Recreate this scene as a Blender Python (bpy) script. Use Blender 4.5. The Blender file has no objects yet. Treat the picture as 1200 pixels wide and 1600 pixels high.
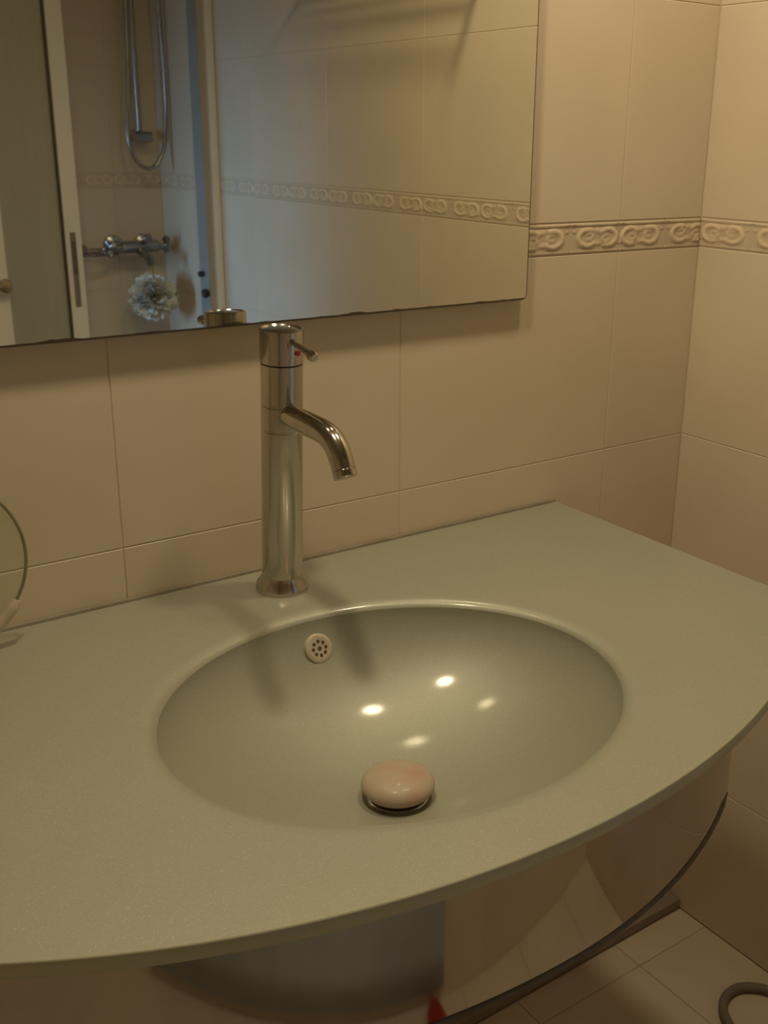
import bpy, bmesh, math, random
from mathutils import Vector, Matrix
random.seed(7)
C = bpy.context.scene.collection
PI = math.pi

# ------------------------------------------------------------------ camera
sc = bpy.context.scene
cam_d = bpy.data.cameras.new('camera'); cam = bpy.data.objects.new('camera', cam_d); C.objects.link(cam)
F_PX, YAW, PITCH, ROLL, CX, CY = 1671.4554, .6302, .3264, .016, 674.09, 783.63
cam_d.sensor_fit = 'VERTICAL'; cam_d.sensor_height = 24.0; cam_d.lens = 24.0*F_PX/1600
cam_d.shift_x = (600-CX)/1600; cam_d.shift_y = (CY-800)/1600
cam_d.clip_start = .02
fw = Vector((math.sin(YAW)*math.cos(PITCH), math.cos(YAW)*math.cos(PITCH), -math.sin(PITCH)))
r0 = Vector((math.cos(YAW), -math.sin(YAW), 0)); u0 = r0.cross(fw)
rt = math.cos(ROLL)*r0 + math.sin(ROLL)*u0; up = -math.sin(ROLL)*r0 + math.cos(ROLL)*u0
m = Matrix.Identity(4)
for i, v in enumerate((rt, up, -fw)):
    for k in range(3): m[k][i] = v[k]
m.translation = (0, 0, 1.1876)
cam.matrix_world = m
sc.camera = cam

# ------------------------------------------------------------------ world, lamps, exposure
w = bpy.data.worlds.new('world'); sc.world = w; w.use_nodes = True
w.node_tree.nodes['Background'].inputs[0].default_value = (.55, .65, .8, 1)
w.node_tree.nodes['Background'].inputs[1].default_value = .05
sc.view_settings.view_transform = 'Standard'; sc.view_settings.look = 'None'
sc.view_settings.exposure = 0.0; sc.view_settings.gamma = 1.0
sc.view_settings.use_curve_mapping = False

def light(name, kind, loc, power, color, **kw):
    d = bpy.data.lights.new(name, kind); d.energy = power; d.color = color
    for k, v in kw.items(): setattr(d, k, v)
    o = bpy.data.objects.new(name, d); o.location = loc; C.objects.link(o); return o
WARM = (1.0, .815, .53)
LZ, LY = 1.98, .74
for nm, lx, pw in (('mirror_bulb_right', .87, 16.0), ('mirror_bulb_left', .36, 20.5)):
    light(nm, 'SPOT', (lx, LY, LZ), pw, WARM, shadow_soft_size=.05, spot_size=math.radians(160), spot_blend=1.0)
day = light('daylight_window', 'AREA', (-.96, -.81, .88), 1.45, (.30, .57, 1.0), shape='RECTANGLE', size=.14, size_y=1.0)
day.rotation_euler = Vector((1, .17, -.06)).to_track_quat('-Z', 'Y').to_euler()
day.data.spread = math.radians(38)

# ------------------------------------------------------------------ node materials
def new_mat(name):
    mt = bpy.data.materials.new(name); mt.use_nodes = True
    nt = mt.node_tree; return mt, nt, nt.nodes['Principled BSDF']
def N(nt, t, **kw):
    n = nt.nodes.new(t)
    for k, v in kw.items(): setattr(n, k, v)
    return n
def mat(name, col, rough=.5, metal=0, col2=None, nscale=8, bump=0, bscale=60, coat=0, coat_r=.05, trans=0, ior=1.5, lo=.35, hi=.65, sub=0, rand=0):
    mt, nt, b = new_mat(name); L = nt.links.new
    b.inputs['Base Color'].default_value = (*col, 1); b.inputs['Roughness'].default_value = rough
    b.inputs['Metallic'].default_value = metal; b.inputs['Coat Weight'].default_value = coat
    b.inputs['Coat Roughness'].default_value = coat_r; b.inputs['Transmission Weight'].default_value = trans
    b.inputs['IOR'].default_value = ior
    tc = N(nt, 'ShaderNodeNewGeometry')
    if col2:
        no = N(nt, 'ShaderNodeTexNoise'); no.inputs['Scale'].default_value = nscale; no.inputs['Detail'].default_value = 5
        L(tc.outputs['Position'], no.inputs['Vector'])
        r = N(nt, 'ShaderNodeValToRGB'); r.color_ramp.elements[0].position = lo; r.color_ramp.elements[1].position = hi
        r.color_ramp.elements[0].color = (*col, 1); r.color_ramp.elements[1].color = (*col2, 1)
        L(no.outputs[0], r.inputs[0]); out = r.outputs[0]
        if rand:
            oi = N(nt, 'ShaderNodeObjectInfo'); mr = N(nt, 'ShaderNodeMapRange')
            mr.inputs['To Min'].default_value = 1-rand; mr.inputs['To Max'].default_value = 1+rand
            L(oi.outputs['Random'], mr.inputs['Value'])
            hs = N(nt, 'ShaderNodeHueSaturation'); L(mr.outputs[0], hs.inputs['Value']); L(out, hs.inputs['Color']); out = hs.outputs[0]
        L(out, b.inputs['Base Color'])
    if bump:
        n2 = N(nt, 'ShaderNodeTexNoise'); n2.inputs['Scale'].default_value = bscale
        L(tc.outputs['Position'], n2.inputs['Vector'])
        bp = N(nt, 'ShaderNodeBump'); bp.inputs['Strength'].default_value = bump; bp.inputs['Distance'].default_value = .002
        L(n2.outputs[0], bp.inputs['Height']); L(bp.outputs[0], b.inputs['Normal'])
    return mt
M = {}
M['tile'] = mat('glazed_wall_tile', (.70, .60, .46), .38, col2=(.755, .645, .50), nscale=5, bump=.12, bscale=35, rand=.02)
M['grout'] = mat('grout', (.66, .55, .42), .9, col2=(.60, .50, .38), nscale=20)
M['floor_tile'] = mat('floor_tile', (.60, .52, .40), .45, col2=(.66, .57, .44), nscale=9, bump=.1, rand=.03)
M['floor_grout'] = mat('floor_grout', (.38, .3, .22), .9, col2=(.32, .26, .19), nscale=20)
M['plaster'] = mat('ceiling_paint', (.62, .6, .55), .9, col2=(.66, .63, .58), nscale=3)
M['chrome'] = mat('chrome', (.60, .57, .50), .13, 1, col2=(.54, .52, .46), nscale=25)
M['chrome_dull'] = mat('dull_chrome', (.45, .44, .42), .25, 1, col2=(.36, .35, .33), nscale=30)
M['steel'] = mat('polished_steel', (.50, .48, .46), .05, 1, col2=(.44, .42, .40), nscale=6)
M['steel_edge'] = mat('dark_steel_edge', (.12, .10, .08), .5, .6, col2=(.16, .13, .1), nscale=30)
M['white'] = mat('white_lacquer', (.80, .78, .72), .4, col2=(.83, .81, .75), nscale=6)
M['aluminium'] = mat('grey_profile', (.36, .39, .36), .45, .3, col2=(.4, .42, .4), nscale=10)
M['hose'] = mat('dark_hose_rubber', (.17, .145, .12), .6, col2=(.21, .18, .15), nscale=30)
M['mat_blue'] = mat('blue_grey_towelling', (.56, .60, .64), .95, col2=(.50, .55, .60), nscale=15, bump=.4, bscale=200)
M['plinth'] = mat('shade_dark_plinth', (.30, .24, .19), .6, col2=(.25, .20, .16), nscale=15)  # dark tone puts the shade along the wall foot into the colour
M['black'] = mat('black_rubber', (.03, .03, .035), .6, col2=(.05, .045, .045), nscale=30)
M['slot'] = mat('recess_plate', (.22, .2, .19), .45, .5, col2=(.27, .25, .22), nscale=30)
M['slot_dark'] = mat('recess_dark', (.09, .085, .09), .6, col2=(.12, .11, .12), nscale=30)
M['stopper'] = mat('blush_reflection_cap', (.44, .355, .27), .55, 0, col2=(.45, .26, .20), nscale=22, lo=.5, hi=.68, coat=.15, coat_r=.2)  # reddish patches are a reflection put into the cap colour
M['overflow'] = mat('pale_overflow_plastic', (.62, .54, .40), .3, .2, col2=(.56, .48, .36), nscale=60)
M['hole'] = mat('drain_hole', (.06, .045, .03), .8, col2=(.08, .06, .04), nscale=60)
M['pouf'] = mat('white_mesh_nylon', (.85, .85, .80), .8, col2=(.78, .78, .74), nscale=40, bump=.5, bscale=300)
M['amber'] = mat('amber_plastic', (.46, .36, .12), .3, col2=(.36, .29, .10), nscale=30, coat=.4)
M['amber_lid'] = mat('pale_green_lid', (.5, .5, .36), .45, col2=(.44, .45, .32), nscale=20)
M['bluewhite'] = mat('white_plastic', (.55, .58, .58), .35, col2=(.5, .53, .54), nscale=12, coat=.3)
M['cord'] = mat('yellow_cord', (.5, .36, .06), .7, col2=(.42, .3, .05), nscale=90)
M['red'] = mat('red_dot', (.35, .03, .02), .35, col2=(.3, .03, .02), nscale=60)
M['rack'] = mat('rack_metal', (.3, .29, .26), .3, .9, col2=(.25, .24, .22), nscale=20)
M['lampglass'] = mat('lamp_shade_metal', (.5, .5, .48), .3, .8, col2=(.45, .45, .43), nscale=20)
M['silicone'] = mat('silicone_bead', (.25, .22, .16), .6, col2=(.2, .18, .12), nscale=30)

# green painted glass with fine pearl sparkle
mt, nt, b = new_mat('pearl_green_glass'); L = nt.links.new; M['glass_top'] = mt
g = N(nt, 'ShaderNodeNewGeometry'); n1 = N(nt, 'ShaderNodeTexNoise'); n1.inputs['Scale'].default_value = 6
L(g.outputs['Position'], n1.inputs['Vector'])
r = N(nt, 'ShaderNodeValToRGB'); r.color_ramp.elements[0].color = (.315, .32, .25, 1); r.color_ramp.elements[1].color = (.345, .345, .27, 1)
L(n1.outputs[0], r.inputs[0])
n2 = N(nt, 'ShaderNodeTexNoise'); n2.inputs['Scale'].default_value = 900; n2.inputs['Detail'].default_value = 1
L(g.outputs['Position'], n2.inputs['Vector'])
r2 = N(nt, 'ShaderNodeValToRGB'); r2.color_ramp.elements[0].position = .62; r2.color_ramp.elements[1].position = .75
r2.color_ramp.elements[0].color = (0, 0, 0, 1); r2.color_ramp.elements[1].color = (.25, .25, .22, 1)
L(n2.outputs[0], r2.inputs[0])
mx = N(nt, 'ShaderNodeMix', data_type='RGBA', blend_type='ADD'); mx.inputs[0].default_value = .5
L(r.outputs[0], mx.inputs[6]); L(r2.outputs[0], mx.inputs[7]); L(mx.outputs[2], b.inputs['Base Color'])
b.inputs['Metallic'].default_value = .2; b.inputs['Roughness'].default_value = .48
b.inputs['Coat Weight'].default_value = .4; b.inputs['Coat Roughness'].default_value = .10; b.inputs['Coat IOR'].default_value = 1.45
M['glass_edge'] = mat('green_glass_edge', (.50, .50, .35), .35, 0, col2=(.54, .54, .38), nscale=20, coat=.3, coat_r=.2)  # colour raised so the unlit edge seems to glow like translucent glass

# mirror silvering: dark worn spots along the lower edge (object space)
mt, nt, b = new_mat('mirror_silver'); L = nt.links.new; M['mirror'] = mt
tc = N(nt, 'ShaderNodeTexCoord'); sx = N(nt, 'ShaderNodeSeparateXYZ'); L(tc.outputs['Object'], sx.inputs[0])
no = N(nt, 'ShaderNodeTexNoise'); no.inputs['Scale'].default_value = 22; no.inputs['Detail'].default_value = 6
L(tc.outputs['Object'], no.inputs['Vector'])
ma = N(nt, 'ShaderNodeMath', operation='MULTIPLY_ADD'); ma.inputs[1].default_value = -.011; ma.inputs[2].default_value = .0066
L(no.outputs[0], ma.inputs[0])
ad = N(nt, 'ShaderNodeMath', operation='LESS_THAN'); L(sx.outputs['Z'], ad.inputs[0])
mm = N(nt, 'ShaderNodeMath', operation='MAXIMUM'); mm.inputs[1].default_value = .0012; L(ma.outputs[0], mm.inputs[0]); L(mm.outputs[0], ad.inputs[1])
mc = N(nt, 'ShaderNodeMix', data_type='RGBA'); mc.inputs[6].default_value = (.80, .82, .74, 1); mc.inputs[7].default_value = (.08, .06, .04, 1)
L(ad.outputs[0], mc.inputs[0]); L(mc.outputs[2], b.inputs['Base Color'])
iv = N(nt, 'ShaderNodeMath', operation='SUBTRACT'); iv.inputs[0].default_value = 1; L(ad.outputs[0], iv.inputs[1]); L(iv.outputs[0], b.inputs['Metallic'])
b.inputs['Roughness'].default_value = .02

# border tile colour: raised scrolls pale, ground blue grey (vertex attribute is the relief height)
mt, nt, b = new_mat('relief_border_tile'); L = nt.links.new; M['border'] = mt
at = N(nt, 'ShaderNodeAttribute'); at.attribute_name = 'relief'
r = N(nt, 'ShaderNodeValToRGB'); e = r.color_ramp.elements
e[0].position = .0; e[0].color = (.50, .48, .40, 1); e[1].position = .9; e[1].color = (.80, .66, .49, 1)
x = e.new(.35); x.color = (.62, .51, .37, 1)
L(at.outputs['Fac'], r.inputs[0]); L(r.outputs[0], b.inputs['Base Color']); b.inputs['Roughness'].default_value = .35

# clear and frosted panes
def pane_mat(name, tint, clear, rough):
    mt = bpy.data.materials.new(name); mt.use_nodes = True; nt = mt.node_tree; L = nt.links.new; nt.nodes.clear()
    o = N(nt, 'ShaderNodeOutputMaterial'); t = N(nt, 'ShaderNodeBsdfTransparent'); t.inputs[0].default_value = (.97, .98, .93, 1)
    p = N(nt, 'ShaderNodeBsdfPrincipled'); p.inputs['Base Color'].default_value = (*tint, 1); p.inputs['Roughness'].default_value = rough
    no = N(nt, 'ShaderNodeTexNoise'); no.inputs['Scale'].default_value = 12
    mr = N(nt, 'ShaderNodeMapRange'); mr.inputs['To Min'].default_value = clear-.04; mr.inputs['To Max'].default_value = clear+.04
    L(no.outputs[0], mr.inputs['Value'])
    mxs = N(nt, 'ShaderNodeMixShader'); L(mr.outputs[0], mxs.inputs[0]); L(p.outputs[0], mxs.inputs[1]); L(t.outputs[0], mxs.inputs[2]); L(mxs.outputs[0], o.inputs[0])
    return mt
M['pane'] = pane_mat('frosted_pane', (.52, .49, .43), .42, .3)
M['clear'] = pane_mat('clear_disc_glass', (.55, .60, .42), .88, .1)
M['rim'] = mat('disc_rim_glass', (.22, .22, .15), .15, .2, col2=(.28, .27, .18), nscale=20, coat=.6)

# ------------------------------------------------------------------ mesh helpers
def link(name, bm, mt, parent=None, smooth=False, loc=None):
    me = bpy.data.meshes.new(name); bmesh.ops.recalc_face_normals(bm, faces=bm.faces); bm.to_mesh(me); bm.free()
    me.materials.append(mt)
    if smooth:
        for p in me.polygons: p.use_smooth = True
    o = bpy.data.objects.new(name, me); C.objects.link(o)
    if loc: o.location = loc
    if parent: o.parent = parent
    return o
def sharp(o, deg=40):
    me = o.data
    for p in me.polygons: p.use_smooth = True
    try: me.set_sharp_from_angle(angle=math.radians(deg))
    except Exception: pass
    return o
def tag(o, label, cat, group=None):
    o['label'] = label; o['category'] = cat
    if group: o['group'] = group
    return o
def thing(name, label, cat, loc=(0, 0, 0), group=None):
    o = bpy.data.objects.new(name, None); o.location = loc; o.empty_display_size = .05; C.objects.link(o); return tag(o, label, cat, group)
def box(bm, a, b, bev=0):
    g = bmesh.ops.create_cube(bm, size=1)
    a, b = Vector(a), Vector(b)
    for v in g['verts']: v.co = Vector(((a[k]+b[k])/2 + v.co[k]*(b[k]-a[k]) for k in range(3)))
    if bev:
        es = list({e for v in g['verts'] for e in v.link_edges})
        bmesh.ops.bevel(bm, geom=es, offset=bev, segments=2, affect='EDGES', profile=.5)
def tube(bm, pts, rad, seg=16, caps=True):
    pts = [Vector(p) for p in pts]; n = len(pts); rs = rad if isinstance(rad, (list, tuple)) else [rad]*n
    t = [(pts[min(i+1, n-1)]-pts[max(i-1, 0)]).normalized() for i in range(n)]
    a = t[0].orthogonal().normalized(); rings = []
    for i in range(n):
        a = (a - t[i]*a.dot(t[i])).normalized(); b = t[i].cross(a)
        rings.append([bm.verts.new(pts[i]+(a*math.cos(2*PI*k/seg)+b*math.sin(2*PI*k/seg))*rs[i]) for k in range(seg)])
    for i in range(n-1):
        for k in range(seg): bm.faces.new((rings[i][k], rings[i][(k+1) % seg], rings[i+1][(k+1) % seg], rings[i+1][k]))
    if caps: bm.faces.new(rings[0][::-1]); bm.faces.new(rings[-1])
def lathe(bm, prof, origin=(0, 0, 0), axis='z', seg=32):
    o = Vector(origin); rings = []
    def P(r, h, k):
        c, s = r*math.cos(2*PI*k/seg), r*math.sin(2*PI*k/seg)
        return o + Vector({'z': (c, s, h), 'y': (c, h, s), 'x': (h, c, s)}[axis])
    for r, h in prof:
        rings.append([bm.verts.new(P(r, h, k)) for k in range(seg)] if r > 1e-6 else [bm.verts.new(P(0, h, 0))])
    for A, B in zip(rings, rings[1:]):
        for k in range(seg):
            q = [A[k % len(A)], A[(k+1) % seg % len(A)], B[(k+1) % seg % len(B)], B[k % len(B)]]
            q2 = []
            for v in q:
                if v not in q2: q2.append(v)
            if len(q2) > 2: bm.faces.new(q2)
def spline(pts, n=8):
    pts = [Vector(p) for p in pts]; P = [pts[0]*2-pts[1]]+pts+[pts[-1]*2-pts[-2]]; out = []
    for i in range(1, len(P)-2):
        for k in range(n):
            t = k/n; a, b, c, d = P[i-1:i+3]
            out.append(.5*((2*b)+(c-a)*t+(2*a-5*b+4*c-d)*t*t+(3*b-a-3*c+d)*t**3))
    out.append(pts[-1]); return out

# ------------------------------------------------------------------ the room shell
XR, XL, YB, YF, ZCEIL = 1.1925, -1.0, 1.015, -.915, 2.45
G = .0005                       # half joint
TH = .006                       # tile thickness
def struct(name, bm, mt):
    o = link(name, bm, mt); o['kind'] = 'structure'; return o
_tiles = {}
def tile_mesh(w_, h_, mt, bev=.0007):
    key = (round(w_, 4), round(h_, 4), mt.name)
    if key not in _tiles:
        bm = bmesh.new()
        v0 = [bm.verts.new((sx*w_/2, sy*h_/2, 0)) for sx, sy in ((-1, -1), (1, -1), (1, 1), (-1, 1))]
        v1 = [bm.verts.new((sx*w_/2, sy*h_/2, TH-bev)) for sx, sy in ((-1, -1), (1, -1), (1, 1), (-1, 1))]
        v2 = [bm.verts.new((sx*(w_/2-bev), sy*(h_/2-bev), TH)) for sx, sy in ((-1, -1), (1, -1), (1, 1), (-1, 1))]
        for A, B in ((v0, v1), (v1, v2)):
            for k in range(4): bm.faces.new((A[k], A[(k+1) % 4], B[(k+1) % 4], B[k]))
        bm.faces.new(v2); bm.faces.new(v0[::-1])
        me = bpy.data.meshes.new('tile'); bm.to_mesh(me); bm.free(); me.materials.append(mt); _tiles[key] = me
    return _tiles[key]
def frame(u, v, n, p):
    mm_ = Matrix.Identity(4)
    for i, a in enumerate((u, v, n)):
        for k in range(3): mm_[k][i] = a[k]
    mm_.translation = p; return mm_
def put(name, me, parent, M4):
    o = bpy.data.objects.new(name, me); C.objects.link(o); o.parent = parent; o.matrix_world = M4; return o
def lay(parent, org, u, v, n, us, vs, mt, name='tile'):
    u, v, n, org = map(Vector, (u, v, n, org))
    for a0, a1 in zip(us, us[1:]):
        for b0, b1 in zip(vs, vs[1:]):
            if a1-a0 < .01 or b1-b0 < .01: continue
            me = tile_mesh(a1-a0-2*G, b1-b0-2*G, mt)
            put(name, me, parent, frame(u, v, n, org+u*((a0+a1)/2)+v*((b0+b1)/2)-n*TH))
def grid(lo, hi, start, step):
    k = math.ceil((lo-start)/step); out = [lo]; x_ = start+k*step
    while x_ < hi-.012:
        if x_ > lo+.012: out.append(x_)
        x_ += step
    return out+[hi]
Z0, Z1, TW, TH_ = 1.0521, 1.0917, .3436, .2676
z_low = [0, .2493, .5169, .7845, Z0]; z_high = [Z1, 1.3572, 1.6248, 1.8924, 2.16, ZCEIL]

# relief border tile: leaf scrolls between blue grey grounds, built as a height field
BL = TW/4
def scroll_height(x_, y_):
    """x_ in 0..1 along one motif, y_ in 0..1 up; returns relief 0..1"""
    h = 0
    def arc(cx_, cy_, r_, a0, a1, wd, s=1):
        dx, dy = (x_-cx_)*2.1, (y_-cy_); d = math.hypot(dx, dy); a = math.atan2(dy, dx) % (2*PI)
        a0 %= 2*PI; a1 %= 2*PI
        inside = (a0 <= a <= a1) if a0 <= a1 else (a >= a0 or a <= a1)
        return s*max(0, 1-((d-r_)/wd)**2) if inside and abs(d-r_) < wd else 0
    h = max(h, arc(.24, .50, .38, .5, 5.2, .15), arc(.28, .46, .15, 3.4, 2.4, .12, .85))
    h = max(h, arc(.66, .50, .38, 3.7, 2.1, .15), arc(.62, .56, .14, .6, 5.6, .12, .85))
    h = max(h, .9*max(0, 1-(((x_-.45)*3.4)**2+((y_-.22)*3)**2)/.16), .9*max(0, 1-(((x_-.46)*3)**2+((y_-.82)*3.4)**2)/.14))
    h = max(h, .7*max(0, 1-(((x_-.93)*5)**2+((y_-.80)*4)**2)/.2), .7*max(0, 1-(((x_-.02)*5)**2+((y_-.20)*4)**2)/.2))
    g_ = max(0, 1-(min(x_, 1-x_)/.13)**2); h = max(h, .42*(1-g_))
    return h
def border_mesh(length, flip):
    bm = bmesh.new(); lay_ = bm.verts.layers.float.new('relief'); nx, ny = 34, 16; H = Z1-Z0-2*G; Lr = length-2*G; vs = []
    for j in range(ny+1):
        row = []
        for i in range(nx+1):
            a, c = i/nx, j/ny
            xx = a*length/BL; xx = 1-xx if flip else xx
            hh = scroll_height(xx, (c-.16)/.68) if .16 < c < .84 else 0
            edge = max(0, 1-abs(c-.07)/.07, 1-abs(c-.93)/.07)
            rr = max(hh, edge*.95)
            vv = bm.verts.new(((a-.5)*Lr, (c-.5)*H, TH-.0015+rr*.0026)); vv[lay_] = rr; row.append(vv)
        vs.append(row)
    for j in range(ny):
        for i in range(nx): bm.faces.new((vs[j][i], vs[j][i+1], vs[j+1][i+1], vs[j+1][i]))
    rim = [vs[0][i] for i in range(nx+1)]+[vs[j][nx] for j in range(1, ny+1)]+[vs[ny][i] for i in range(nx-1, -1, -1)]+[vs[j][0] for j in range(ny-1, 0, -1)]
    low = [bm.verts.new((q.co.x, q.co.y, 0)) for q in rim]
    for k in range(len(rim)): bm.faces.new((low[k], low[(k+1) % len(rim)], rim[(k+1) % len(rim)], rim[k]))
    me = bpy.data.meshes.new('border_tile'); bm.to_mesh(me); bm.free(); me.materials.append(M['border'])
    for p in me.polygons: p.use_smooth = True
    return me
BM = {}
def border(parent, org, u, n, lo, hi, start):
    u, n, org = map(Vector, (u, n, org)); us = grid(lo, hi, start, BL)
    for i, (a0, a1) in enumerate(zip(us, us[1:])):
        if a1-a0 < .01: continue
        fl = int(round((a0-start)/BL)) % 2
        key = (round(a1-a0, 3), fl)
        if key not in BM: BM[key] = border_mesh(a1-a0, fl)
        put('border_tile', BM[key], parent, frame(u, Vector((0, 0, 1)), n, org+u*((a0+a1)/2)+Vector((0, 0, (Z0+Z1)/2))-n*TH))
BK = TH-.0012                   # tile faces stand 1.2 mm proud of the grout plane
def wall(name, a, b, org, u, n, lo, hi, start):
    bm = bmesh.new(); box(bm, a, b); o = struct(name, bm, M['grout'])
    us = grid(lo, hi, start, TW)
    lay(o, org, u, (0, 0, 1), n, us, z_low, M['tile']); lay(o, org, u, (0, 0, 1), n, us, z_high, M['tile'])
    border(o, org, u, n, lo, hi, start); return o
e_ = .0006
wall('wall_back', (XL-.1, YB+e_, 0), (XR+.1, YB+.1, ZCEIL), (0, YB, 0), (1, 0, 0), (0, -1, 0), XL, XR, .3487)
wall('wall_right', (XR+e_, YF-.1, 0), (XR+.1, YB+e_, ZCEIL), (XR, 0, 0), (0, -1, 0), (-1, 0, 0), -YB, -YF, -YB+TW)
wall('wall_front', (XL-.1, YF-.1, 0), (XR+e_, YF-e_, ZCEIL), (0, YF, 0), (-1, 0, 0), (0, 1, 0), -XR, -XL, -1.06)
# left wall: tiled above and beside the doorway that lets the daylight in
bm = bmesh.new()
box(bm, (XL-.1, -.66, 0), (XL-e_, YB, ZCEIL)); box(bm, (XL-.1, YF, 1.45), (XL-e_, -.66, ZCEIL)); box(bm, (XL-.1, YF, 0), (XL-e_, -.66, .18))
o = struct('wall_left', bm, M['grout'])
usl = grid(-.60, YB, -.60, TW)
lay(o, (XL, 0, 0), (0, 1, 0), (0, 0, 1), (1, 0, 0), usl, z_low, M['tile']); lay(o, (XL, 0, 0), (0, 1, 0), (0, 0, 1), (1, 0, 0), usl, z_high, M['tile'])
border(o, (XL, 0, 0), (0, 1, 0), (1, 0, 0), -.60, YB, -.60)
bm = bmesh.new()
box(bm, (XL-.02, -.66, .18), (XL+.012, -.615, 1.45), .003); box(bm, (XL-.02, YF+.01, 1.45), (XL+.012, -.615, 1.50), .003); box(bm, (XL-.02, YF+.01, .14), (XL+.012, -.615, .18), .003)
struct('window_1', bm, M['white'])
bm = bmesh.new(); box(bm, (XL-.1, YF-.1, ZCEIL), (XR+.1, YB+.1, ZCEIL+.08)); struct('ceiling', bm, M['plaster'])
bm = bmesh.new(); box(bm, (XL-.1, YF-.1, -.1), (XR+.1, YB+.1, -.001)); PY_ = -.14; fl = struct('floor', bm, M['floor_grout'])
lay(fl, (0, 0, 0), (1, 0, 0), (0, 1, 0), (0, 0, 1), grid(XL, XR, 1.043, .20), grid(PY_, YB-.09, .872, .20), M['floor_tile'], 'floor_tile')
# low ledge at the back wall foot, dark colour standing for joint and shadow
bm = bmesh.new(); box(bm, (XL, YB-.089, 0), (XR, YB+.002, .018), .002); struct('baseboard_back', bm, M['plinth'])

# ------------------------------------------------------------------ wash basin
XF, XH, ZT, GT = .4735, .4728, .726, .0125
EX, EY, EA, EB = .4756, .697, .2126, .1801
YBK = 1.012
def curve(x_): t = x_-XF; return .4531+.6416*t*t+.5729*t**4
basin = thing('wash_basin', 'wide green glass washbasin with bow front and moulded oval bowl below the mirror', 'sink', (EX, EY, .6))
def P2(o): o.location -= Vector(basin.location); return o
NS = 288
def outline(th):
    c, s = math.cos(th), math.sin(th); ts = []
    if c > 1e-9: ts.append((XF+XH-EX)/c)
    if c < -1e-9: ts.append((XF-XH-EX)/c)
    if s > 1e-9: ts.append((YBK-EY)/s)
    if s < -1e-9 or True:
        lo, hi = 0, 1.2
        if EY+hi*s < curve(EX+hi*c):
            for _ in range(50):
                md = (lo+hi)/2
                if EY+md*s > curve(EX+md*c): lo = md
                else: hi = md
            ts.append(lo)
    t = min(ts); return EX+t*c, EY+t*s
angs = [2*PI*k/NS for k in range(NS)]
for cxn, cyn in ((XF+XH, YBK), (XF-XH, YBK), (XF+XH, curve(XF+XH)), (XF-XH, curve(XF-XH))):
    a = math.atan2(cyn-EY, cxn-EX) % (2*PI); k = min(range(NS), key=lambda q: abs(angs[q]-a)); angs[k] = a
out = [outline(a) for a in angs]
def ell(a, rho, off=0):
    # ellipse point in the direction of polar angle a
    c, s = math.cos(a), math.sin(a); rr = 1/math.sqrt((c/(EA+off))**2+(s/(EB+off))**2)*rho
    return EX+rr*c, EY+rr*s
def ring(bm, pts, z): return [bm.verts.new((p[0], p[1], z)) for p in pts]
def bridge(bm, A, B):
    n = len(A)
    for k in range(n): bm.faces.new((A[k], A[(k+1) % n], B[(k+1) % n], B[k]))
def inset(p, d):
    v = Vector((p[0]-EX, p[1]-EY)); return EX+v.x*(1-d/v.length), EY+v.y*(1-d/v.length)
DEP = .107
def zb(rho): return -.0068-(DEP-.003)*(1-rho**2.05)**.68 if rho < 1 else -.0068
# flat deck with its rolled lip
bm = bmesh.new(); rg = [ring(bm, [inset(p, .0015) for p in out], ZT)]
for t in (.66, .33): rg.append(ring(bm, [tuple(ell(a, 1, .022)[i]*(1-t)+inset(o_, .0015)[i]*t for i in range(2)) for a, o_ in zip(angs, out)], ZT))
for off, dz in ((.022, 0), (.015, 0), (.012, -.0002), (.009, -.0008), (.006, -.0018), (.0035, -.0032), (.0015, -.0048), (0, -.0068)):
    rg.append(ring(bm, [ell(a, 1, off) for a in angs], ZT+dz))
for A, B in zip(rg, rg[1:]): bridge(bm, A, B)
P2(sharp(link('glass_deck', bm, M['glass_top'], basin), 60))
# edge of the slab and its underside
bm = bmesh.new(); rg = [ring(bm, [inset(p, .0015) for p in out], ZT), ring(bm, [inset(p, .0004) for p in out], ZT-.0005), ring(bm, out, ZT-.0015), ring(bm, out, ZT-GT+.001), ring(bm, [inset(p, .001) for p in out], ZT-GT), ring(bm, [ell(a, 1, .012) for a in angs], ZT-GT)]
for A, B in zip(rg, rg[1:]): bridge(bm, A, B)
e = P2(sharp(link('glass_edge', bm, M['glass_edge'], basin), 50)); e['label'] = 'green polished edge of the glass slab, coloured paler for light glowing through'
# bowl
bm = bmesh.new(); rhos = [1, .995, .985, .97, .95, .925, .89, .85, .8, .74, .67, .6, .52, .44, .36, .28, .2, .14]
rg = [ring(bm, [ell(a, q) for a in angs], ZT+(zb(q) if q < 1 else -.0068)) for q in rhos]
for A, B in zip(rg, rg[1:]): bridge(bm, A, B)
ri = [ring(bm, [ell(a, q+(.02 if q < .9 else .03)) for a in angs], ZT+(zb(q) if q < 1 else -.0068)-.007) for q in rhos[::-1]]
bridge(bm, rg[-1], ri[0])
for A, B in zip(ri, ri[1:]): bridge(bm, A, B)
P2(sharp(link('bowl', bm, M['glass_top'], basin), 60))
# drain: chrome ring, stem, raised cap
ZD = ZT+zb(.14)
bm = bmesh.new(); lathe(bm, [(.0, -.05), (.024, -.05), (.024, -.006), (.0285, .001), (.0275, .002), (.020, .001), (.018, -.004), (0, -.004)], (EX, EY, ZD), seg=40)
P2(sharp(link('drain_ring', bm, M['chrome_dull'], basin)))
cap = bmesh.new(); lathe(cap, [(0, -.002), (.006, -.002), (.006, .006), (.026, .006), (.0315, .008), (.0338, .012), (.0333, .0155), (.030, .0195), (.024, .0225), (.016, .0246), (.008, .0256), (0, .0258)], (EX, EY, ZD), seg=48)
o = P2(sharp(link('drain_cap', cap, M['stopper'], basin), 60)); o['label'] = 'raised blush beige domed drain stopper cap with painted reddish reflections'
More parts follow.
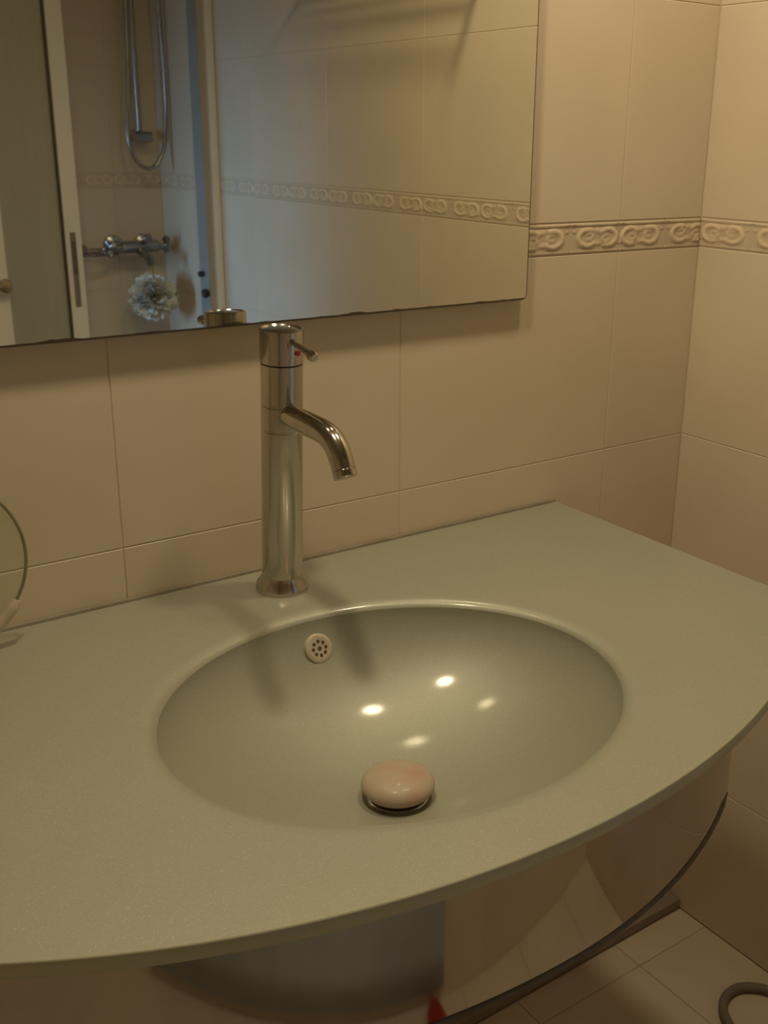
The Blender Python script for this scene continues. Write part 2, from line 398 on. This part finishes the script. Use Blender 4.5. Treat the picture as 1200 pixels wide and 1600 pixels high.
# overflow rosette on the back slope
oy = .8645; rho_o = math.hypot((.490-EX)/EA, (oy-EY)/EB); oz = ZT+zb(rho_o)
dzdy = (zb(rho_o+.002)-zb(rho_o-.002))/.004*((oy-EY)/EB/EB/rho_o)
nrm = Vector((-.02, -dzdy, 1)).normalized(); nrm = (nrm+Vector((0, -.25, 0))).normalized()
R4 = nrm.to_track_quat('Z', 'Y').to_matrix().to_4x4(); R4.translation = Vector((.490, oy, oz))-basin.location
bm = bmesh.new(); lathe(bm, [(0, -.01), (.0150, -.01), (.0155, .001), (.0150, .003), (.0125, .0042), (.0105, .0040), (0, .0038)], seg=32)
ov = link('overflow_rosette', bm, M['overflow'], basin); sharp(ov); ov.matrix_local = R4; ov['label'] = 'round cream overflow cover with a flower of holes'
bm = bmesh.new()
for k in range(9):
    r_, a = (0, 0) if k == 8 else (.0072, 2*PI*k/8); q = .0021 if k == 8 else .0017
    lathe(bm, [(0, .0041), (q, .0041), (q, .0045), (0, .0045)], (r_*math.cos(a), r_*math.sin(a), 0), seg=10)
hl = link('hole', bm, M['hole'], ov); hl['kind'] = 'stuff'
# curved steel panel below the glass
bm = bmesh.new(); K_ = 48; xs = [XF-.44+.719*k/K_ for k in range(K_+1)]
def py(x_): t = x_-XF; return curve(x_)+.014+(.30 if t > 0 else .05)*t*t
front = [(x_, py(x_)) for x_ in xs]
path = [(xs[0], YBK-.01)]+front+[(xs[-1], YBK-.01)]
A = [[bm.verts.new((p[0], p[1], z)) for p in path] for z in (ZT-GT, .597)]
mid = XF
Bq = [[bm.verts.new((p[0]+(.0015 if p[0] < mid else -.0015), p[1]+.0015, z)) for p in path] for z in (.597, ZT-GT)]
rows = A+Bq
for a_, b_ in zip(rows, rows[1:]+rows[:1]):
    for k in range(len(path)-1): bm.faces.new((a_[k], a_[k+1], b_[k+1], b_[k]))
o = P2(sharp(link('steel_panel', bm, M['steel'], basin), 35)); o['label'] = 'curved mirror-polished steel apron under the glass'
bm = bmesh.new(); tube(bm, [(p[0], p[1]+.0012, .5965) for p in path], .0032, 10)
o = P2(sharp(link('panel_lip', bm, M['steel_edge'], basin))); o['label'] = 'dark folded bottom edge of the steel apron'
bm = bmesh.new(); tube(bm, spline([(EX, EY, .57), (EX, EY, .50), (EX, EY+.02, .455), (EX, EY+.07, .44), (EX, EY+.11, .46), (EX, EY+.16, .475), (EX, YB+.002, .475)]), .016, 16)
P2(sharp(link('waste_pipe', bm, M['chrome_dull'], basin)))
bm = bmesh.new(); tube(bm, [(XF-XH+.002, 1.0125, ZT+.0005), (XF+XH-.002, 1.0125, ZT+.0005)], .003, 8)
P2(sharp(link('silicone_bead', bm, M['silicone'], basin)))

# ------------------------------------------------------------------ faucet
FX, FY = .499, .955
fa = thing('faucet', 'tall chrome column faucet with curved spout standing behind the bowl', 'faucet', (FX, FY, ZT))
fa.rotation_euler = (.055, 0, 0)   # it leans forward a little
def FP(name, bm, mt='chrome', par=None): return sharp(link(name, bm, M[mt], par or fa), 35)
bm = bmesh.new(); lathe(bm, [(0, 0), (.0285, 0), (.0288, .003), (.0275, .008), (.0232, .0135), (.0217, .018), (0, .018)], seg=48); FP('base_collar', bm)
bm = bmesh.new(); lathe(bm, [(0, .017), (.0214, .017), (.0214, .1795), (.0209, .1802), (.0209, .1812), (.0214, .1819), (.0214, .2055), (.0209, .2062), (.0209, .2072), (.0214, .2079), (.0214, .2485), (0, .2485)], seg=48); FP('body', bm)
bm = bmesh.new(); lathe(bm, [(0, .2498), (.0208, .2492), (.0219, .2500), (.0221, .2815), (.0216, .2832), (.0202, .2836), (.0186, .2822), (.012, .2835), (0, .284)], seg=48); hd = FP('handle_cap', bm)
bm = bmesh.new(); tube(bm, [(0, -.018, .2745), (0, -.040, .2722), (0, -.057, .2698), (0, -.0585, .2696)], [.0030, .0030, .0032, .0045], 14); tube(bm, [(0, -.0565, .2699), (0, -.059, .2695), (0, -.0640, .2687), (0, -.0655, .2684)], [.0038, .0052, .0052, .0036], 14); FP('lever', bm, par=hd)
bm = bmesh.new(); lathe(bm, [(0, -.0228), (.0028, -.0228), (.0028, -.0205), (0, -.0205)], (.006, 0, .2625), 'y', 16); FP('hot_mark', bm, 'red', hd)['label'] = 'small red temperature mark'
sp = spline([(0, -.010, .1980), (0, -.038, .1990), (0, -.062, .2000), (0, -.084, .2000), (0, -.099, .1970), (0, -.110, .1895), (0, -.1175, .1800), (0, -.1215, .1735)], 6)
bm = bmesh.new(); tube(bm, sp, [.0124-.0012*i/(len(sp)-1) for i in range(len(sp))], 28); FP('spout', bm)
d_ = (sp[-1]-sp[-2]).normalized(); bm = bmesh.new(); tube(bm, [sp[-1]-d_*.001, sp[-1], sp[-1]+d_*.001, sp[-1]+d_*.007, sp[-1]+d_*.008], [.0108, .0108, .0116, .0116, .0106], 28); tube(bm, [sp[-1]+d_*.0079, sp[-1]+d_*.0082], .009, 20)
FP('aerator', bm)

# ------------------------------------------------------------------ mirror
MX0, MX1, MZ0, MZ1, DM = -.22, .870, 1.0042, 1.74, 1.003
mo = thing('wall_mirror', 'large frameless wall mirror with worn dark lower edge over the basin', 'mirror', (MX1, DM, MZ0))
def rrect(x0, x1, z0, z1, r_, n=5):
    pts = []
    for cx_, cz_, a0 in ((x1-r_, z0+r_, -PI/2), (x1-r_, z1-r_, 0), (x0+r_, z1-r_, PI/2), (x0+r_, z0+r_, PI)):
        for k in range(n+1): a = a0+k*PI/2/n; pts.append((cx_+r_*math.cos(a), cz_+r_*math.sin(a)))
    return pts
def slab(bm, pts, y0, y1):
    A = [bm.verts.new((p[0], y0, p[1])) for p in pts]; B = [bm.verts.new((p[0], y1, p[1])) for p in pts]
    bm.faces.new(A); bm.faces.new(B[::-1]); bridge(bm, A, B)
bm = bmesh.new(); slab(bm, rrect(MX0-MX1, 0, 0, MZ1-MZ0, .006), 0, .0035); link('mirror_glass', bm, M['mirror'], mo)
bm = bmesh.new(); slab(bm, rrect(MX0-MX1-.0012, .0018, -.0010, MZ1-MZ0+.001, .007), .0006, .0052); link('backing', bm, M['steel_edge'], mo)['label'] = 'dark backing showing as a thin edge line'
for xx in (-.9, -.5, -.1):
    bm = bmesh.new(); box(bm, (xx-.02, .005, .08), (xx+.02, .0125, .6)); link('mounting_pad', bm, M['black'], mo)

# ------------------------------------------------------------------ glass disc at the left edge
gd = thing('glass_disc', 'round clear glass disc standing upright against the tiles at the left edge', 'glass disc', (.157, .975, ZT))
bm = bmesh.new(); lathe(bm, [(0, -.002), (.0845, -.002), (.0845, .002), (0, .002)], (0, 0, .0905), 'y', 64); sharp(link('pane', bm, M['clear'], gd))
bm = bmesh.new(); pts = [(.0855*math.cos(2*PI*k/64), 0, .0905+.0855*math.sin(2*PI*k/64)) for k in range(65)]; tube(bm, pts, .0017, 8, False); sharp(link('rim', bm, M['rim'], gd))
bm = bmesh.new(); arc = [(.0855*math.cos(a), -.002, .0905+.0855*math.sin(a)) for a in [math.radians(-32-k*4) for k in range(30)]]; tube(bm, arc, [.003]+[.0052]*28+[.003], 12); sharp(link('cradle', bm, M['overflow'], gd))['label'] = 'pale curved cradle holding the disc'
bm = bmesh.new(); lathe(bm, [(0, -.014), (.006, -.013), (.008, -.008), (.006, -.003), (.004, .001), (0, .001)], (.046, 0, .052), 'y', 20); sharp(link('knob', bm, M['chrome_dull'], gd))

# ------------------------------------------------------------------ towel rail on the right wall (seen as shadows and in the mirror)
tr = thing('towel_rail', 'metal towel rail on two arms fixed to the right wall above the mirror line', 'towel rail', (XR, .2, 1.478))
for yy in (-.28, .30):
    bm = bmesh.new(); lathe(bm, [(0, 0), (.017, 0), (.016, -.006), (.008, -.010), (0, -.010)], (0, yy, 0), 'x', 24); tube(bm, [(-.008, yy, 0), (-.090, yy, 0), (-.094, yy, 0)], [.0075, .0075, .005], 16); sharp(link('arm', bm, M['rack'], tr))
for xx in (-.045, -.078):
    bm = bmesh.new(); tube(bm, [(xx, -.28, .0), (xx, .30, .0)], .0055, 14); sharp(link('rail', bm, M['rack'], tr))

# ------------------------------------------------------------------ lamp fixture above the mirror, out of frame
lf = thing('wall_lamp', 'two-bulb chrome wall lamp fixed above the mirror, out of view', 'lamp', (.615, YB, 2.02))
bm = bmesh.new(); box(bm, (-.34, -.022, -.02), (.34, 0, .02), .003); link('wall_plate', bm, M['lampglass'], lf)
for xx in (-.255, .255):
    bm = bmesh.new(); tube(bm, spline([(xx, -.02, .0), (xx, -.12, .03), (xx, -.22, .045), (xx, YB*0-.275, .035), (xx, -.275, .02)]), .006, 12); sharp(link('arm', bm, M['lampglass'], lf))
    bm = bmesh.new(); lathe(bm, [(0, .024), (.012, .024), (.02, .012), (.0205, .0), (.0195, .0), (.019, .011), (.0, .02)], (xx, -.275, -.0), 'z', 24); sharp(link('bulb_socket', bm, M['lampglass'], lf))

# ------------------------------------------------------------------ shower enclosure behind the camera (seen in the mirror)
se = thing('shower_enclosure', 'white framed sliding shower door with a frosted pane, reflected at the mirror left side', 'shower door', (1.0, -.60, 0))
ox, oy_ = 1.0, -.60
def SB(name, a, b, mt, bev=.002, par=None, off=(0, 0, 0)):
    bm = bmesh.new(); box(bm, Vector(a)-Vector((ox, oy_, 0)), Vector(b)-Vector((ox, oy_, 0)), bev); return link(name, bm, M[mt], par or se)
SB('wall_jamb', (XR-.020, -.587, .246), (XR-.0005, -.536, 2.0), 'white')
SB('wall_profile', (XR-.010, -.665, .246), (XR-.0005, -.593, 2.0), 'aluminium')
SB('gasket', (XR-.012, -.593, .246), (XR-.0005, -.587, 2.0), 'black', 0)
st = SB('door_stile', (.8205, -.632, .246), (.859, -.606, 1.985), 'white')
SB('slot_plate', (.8315, -.6065, .790), (.8450, -.6045, .966), 'slot', .0005, st)['label'] = 'grey recessed finger pull plate'
SB('slot_recess', (.8335, -.6050, .868), (.8435, -.6035, .945), 'slot_dark', .0004, st)
SB('pane', (.678, -.624, .246), (.818, -.616, 1.98), 'pane', 0)
SB('pane_seal', (.8155, -.628, .246), (.8205, -.611, 1.98), 'black', 0)
s2 = SB('fixed_stile', (.600, -.634, .246), (.6795, -.604, 1.985), 'white')
bm = bmesh.new(); lathe(bm, [(0, 0), (.006, 0), (.006, .012), (.016, .016), (.018, .024), (.014, .031), (0, .033)], (.664-ox, -.604-oy_, .852), 'y', 24); sharp(link('knob', bm, M['chrome'], s2))
SB('top_track', (-.60, -.66, 1.985), (XR-.001, -.575, 2.03), 'white')
SB('end_stile', (-.66, -.636, .246), (-.58, -.604, 1.985), 'white')
SB('bottom_track', (-.66, -.66, .2205), (XR-.001, -.530, .245), 'white')
# raised tiled step that carries the shower
PY, PZ = -.140, .22
bm = bmesh.new(); box(bm, (XL, YF, 0), (XR, PY-e_, PZ)); stp = struct('trim_2', bm, M['grout'])
lay(stp, (0, PY, 0), (-1, 0, 0), (0, 0, 1), (0, 1, 0), grid(-XR, -XL, -1.06, TW), [0, PZ-.002], M['tile'])
mt_ = bmesh.new(); A = []; B = []; prof = [(PY+.004+.004, .035), (PY+.008, .10), (PY+.008, .18), (PY+.010, PZ-.004), (PY+.006, PZ+.008), (PY-.006, PZ+.012), (PY-.10, PZ+.012), (PY-.30, PZ+.012)]
for (yy, zz) in prof: A.append(mt_.verts.new((-.22, yy+.004, zz))); B.append(mt_.verts.new((.58, yy+.004, zz)))
for k in range(len(prof)-1): mt_.faces.new((A[k], A[k+1], B[k+1], B[k]))
o = link('bath_mat', mt_, M['mat_blue'], None, True); sm = o.modifiers.new('s', 'SOLIDIFY'); sm.thickness = .006; sm.offset = 1
tag(o, 'blue grey bath mat hanging over the tiled shower step, mirrored in the steel apron', 'bath mat')
for (yy, zz, rr, lab, nm) in ((-.607, .800, .012, 'larger black round stop on the white wall jamb', 'door_stop'), (-.640, .846, .008, 'smaller black round screw cap on the grey shower wall profile', 'screw_cap')):
    bm = bmesh.new(); lathe(bm, [(0, 0), (rr*.7, 0), (rr, -.005), (rr*.95, -.012), (rr*.6, -.016), (0, -.017)], (0, 0, 0), 'x', 20)
    o = sharp(link(nm, bm, M['black'], None, loc=(XR-(.0155 if rr > .01 else .0098), yy, zz))); tag(o, lab, 'stopper')

# slide bar with hose
sb = thing('shower_rail', 'chrome shower slide rail with looping hose on the shower back wall', 'shower', (1.118, -.87, 1.15))
def SP(name, pts, r_, mt='chrome_dull', seg=12):
    bm = bmesh.new(); tube(bm, [Vector(p)-Vector((1.118, -.87, 1.15)) for p in pts], r_, seg); return sharp(link(name, bm, M[mt], sb))
SP('rail', [(1.122, -.865, 1.185), (1.122, -.865, 1.85)], .006, seg=14)
for zz in (1.185, 1.84): SP('wall_bracket', [(1.122, YF+.0005, zz), (1.122, -.885, zz), (1.122, -.855, zz), (1.122, -.848, zz)], [.015, .012, .013, .010], seg=18)
SP('soap_holder', [(1.105, -.858, 1.182), (1.150, -.858, 1.182)], .014, seg=18)
hp = spline([(1.130, -.84, 1.86), (1.165, -.82, 1.70), (1.176, -.82, 1.51), (1.182, -.82, 1.36), (1.181, -.82, 1.25), (1.171, -.82, 1.165), (1.150, -.82, 1.118), (1.124, -.82, 1.103), (1.095, -.825, 1.120), (1.079, -.83, 1.165), (1.080, -.835, 1.22), (1.092, -.84, 1.34), (1.100, -.845, 1.50), (1.107, -.85, 1.70), (1.118, -.855, 1.82)], 8)
SP('hose', hp, .0052, seg=10)
SP('hand_shower', [(1.130, -.83, 1.84), (1.130, -.80, 1.90), (1.130, -.765, 1.93), (1.130, -.75, 1.915)], [.012, .014, .035, .038], seg=20)

# bath mixer
mxr = thing('shower_mixer', 'chrome two-handled bath mixer on the shower back wall below the hose', 'faucet', (1.09, -.84, .902))
def MP(name, pts, r_, seg=16, mt='chrome_dull', par=None):
    bm = bmesh.new(); tube(bm, pts, r_, seg); return sharp(link(name, bm, M[mt], par or mxr))
MP('body', [(-.055, 0, 0), (-.05, 0, 0), (.05, 0, 0), (.055, 0, 0)], [.012, .017, .017, .012], 24)
for xx in (-.045, .04): MP('wall_union', [(xx, -.0745, 0), (xx, -.066, 0), (xx, -.06, 0), (xx, 0, 0)], [.028, .026, .012, .012], 20)
for sgn in (-1, 1):
    bm = bmesh.new(); tube(bm, [(sgn*.052, 0, 0), (sgn*.075, 0, 0)], .008, 14)
    for k in range(3):
        a = PI/2+k*2*PI/3+(.2 if sgn > 0 else .9); c, s = math.cos(a), math.sin(a)
        tube(bm, [(sgn*.078, c*.004, s*.004), (sgn*.078, c*.012, s*.012), (sgn*.078, c*.019, s*.019), (sgn*.078, c*.026, s*.026)], [.006, .008, .011, .006], 12)
    sharp(link('cross_handle', bm, M['chrome_dull'], mxr))
MP('diverter', [(.012, 0, .010), (.012, .02, .022), (.012, .034, .024), (.012, .04, .024)], [.008, .008, .013, .010])
MP('outlet', [(0, 0, -.01), (0, .03, -.016), (0, .055, -.02), (0, .075, -.034)], [.012, .012, .011, .011])
# wire soap dish
sd = thing('soap_dish', 'dark wire soap dish fixed left of the bath mixer in the shower', 'soap dish', (.960, -.85, .885))
bm = bmesh.new()
for q in range(2): tube(bm, [(.048*math.cos(2*PI*k/28), .035*math.sin(2*PI*k/28), .012*(1-q)) for k in range(29)], .0022, 8, False)
sharp(link('hoop', bm, M['rack'], sd))
for k in range(5):
    bm = bmesh.new(); xx = -.032+k*.016; yy = .035*math.sqrt(1-(xx/.048)**2); tube(bm, [(xx, -yy, .012), (xx, -yy*.9, 0), (xx, yy*.9, 0), (xx, yy, .012)], .0016, 6); sharp(link('wire', bm, M['rack'], sd))
bm = bmesh.new(); tube(bm, [(0, -.0645, .006), (0, -.055, .006), (0, -.034, .006)], [.015, .006, .004], 14); sharp(link('wall_mount', bm, M['rack'], sd))

# mesh bath puff hanging on a yellow cord from the mixer
pf = thing('bath_puff', 'white nylon mesh bath puff hanging on a yellow cord from the shower mixer', 'bath sponge', (1.100, -.79, .775))
bm = bmesh.new(); rnd = random.Random(3)
for k in range(130):
    n = Vector((rnd.gauss(0, 1), rnd.gauss(0, 1), rnd.gauss(0, 1))).normalized(); u = n.orthogonal().normalized(); v = n.cross(u)
    ph, r0_, r1_ = rnd.random()*6, rnd.uniform(.010, .018), rnd.uniform(.044, .067); sgm = 16; A = []; B = []; Cc = []
    for i in range(sgm):
        a = 2*PI*i/sgm; wv = math.sin(a*3+ph)*.008; dirv = (n*1.0+(u*math.cos(a)+v*math.sin(a))*.34).normalized()
        A.append(bm.verts.new(n*r0_+(u*math.cos(a)+v*math.sin(a))*.004)); B.append(bm.verts.new(dirv*(r1_*.7+wv*.5))); Cc.append(bm.verts.new(dirv*(r1_+wv)))
    bridge(bm, A, B); bridge(bm, B, Cc)
for vv in bm.verts: vv.co.z *= .92
link('mesh_ruffle', bm, M['pouf'], pf, True)
bm = bmesh.new(); tube(bm, [(.004, .0, .03), (.004, .0, .06), (.002, .0, .088)], .0026, 8); sharp(link('hanging_cord', bm, M['cord'], pf))

# dark rubber hose lying on the floor by the right wall
bm = bmesh.new()
pts = [(1.055, .40, .0075), (1.045, .52, .0075), (1.045, .62, .0075), (1.052, .70, .0075), (1.078, .742, .0075), (1.118, .752, .0075), (1.152, .728, .0075), (1.166, .68, .0075), (1.168, .55, .0075), (1.160, .40, .0075), (1.14, .2, .0075)]
tube(bm, spline(pts, 8), .0068, 12)
o = sharp(link('rubber_hose', bm, M['hose'])); tag(o, 'dark rubber hose bent in a loop on the floor beside the right wall', 'hose')
# red slipper on the floor in front of the basin (seen only in the steel apron)
rs = thing('slipper', 'red rubber slipper on the floor in front of the basin, mirrored in the steel apron', 'slipper', (.55, .0, 0))
bm = bmesh.new(); pts = [(.042*math.cos(a)*(1.0 if math.sin(a) > 0 else .82), .125*math.sin(a)) for a in [2*PI*k/32 for k in range(32)]]
A = [bm.verts.new((p[0], p[1], 0)) for p in pts]; B = [bm.verts.new((p[0]*1.03, p[1]*1.02, .018)) for p in pts]; bm.faces.new(A[::-1]); bm.faces.new(B); bridge(bm, A, B); sharp(link('sole', bm, M['red'], rs))
bm = bmesh.new(); rows = []
for j in range(7):
    yy = .01+.09*j/6; ww = .043*math.sqrt(max(0.05, 1-(yy/.125)**2)); hh = .05-.018*j/6
    rows.append([bm.verts.new((ww*math.cos(PI*i/12), yy, .014+hh*math.sin(PI*i/12))) for i in range(13)])
for a_, b_ in zip(rows, rows[1:]):
    for i in range(12): bm.faces.new((a_[i], a_[i+1], b_[i+1], b_[i]))
o = link('strap', bm, M['red'], rs, True); sm = o.modifiers.new('s', 'SOLIDIFY'); sm.thickness = .004
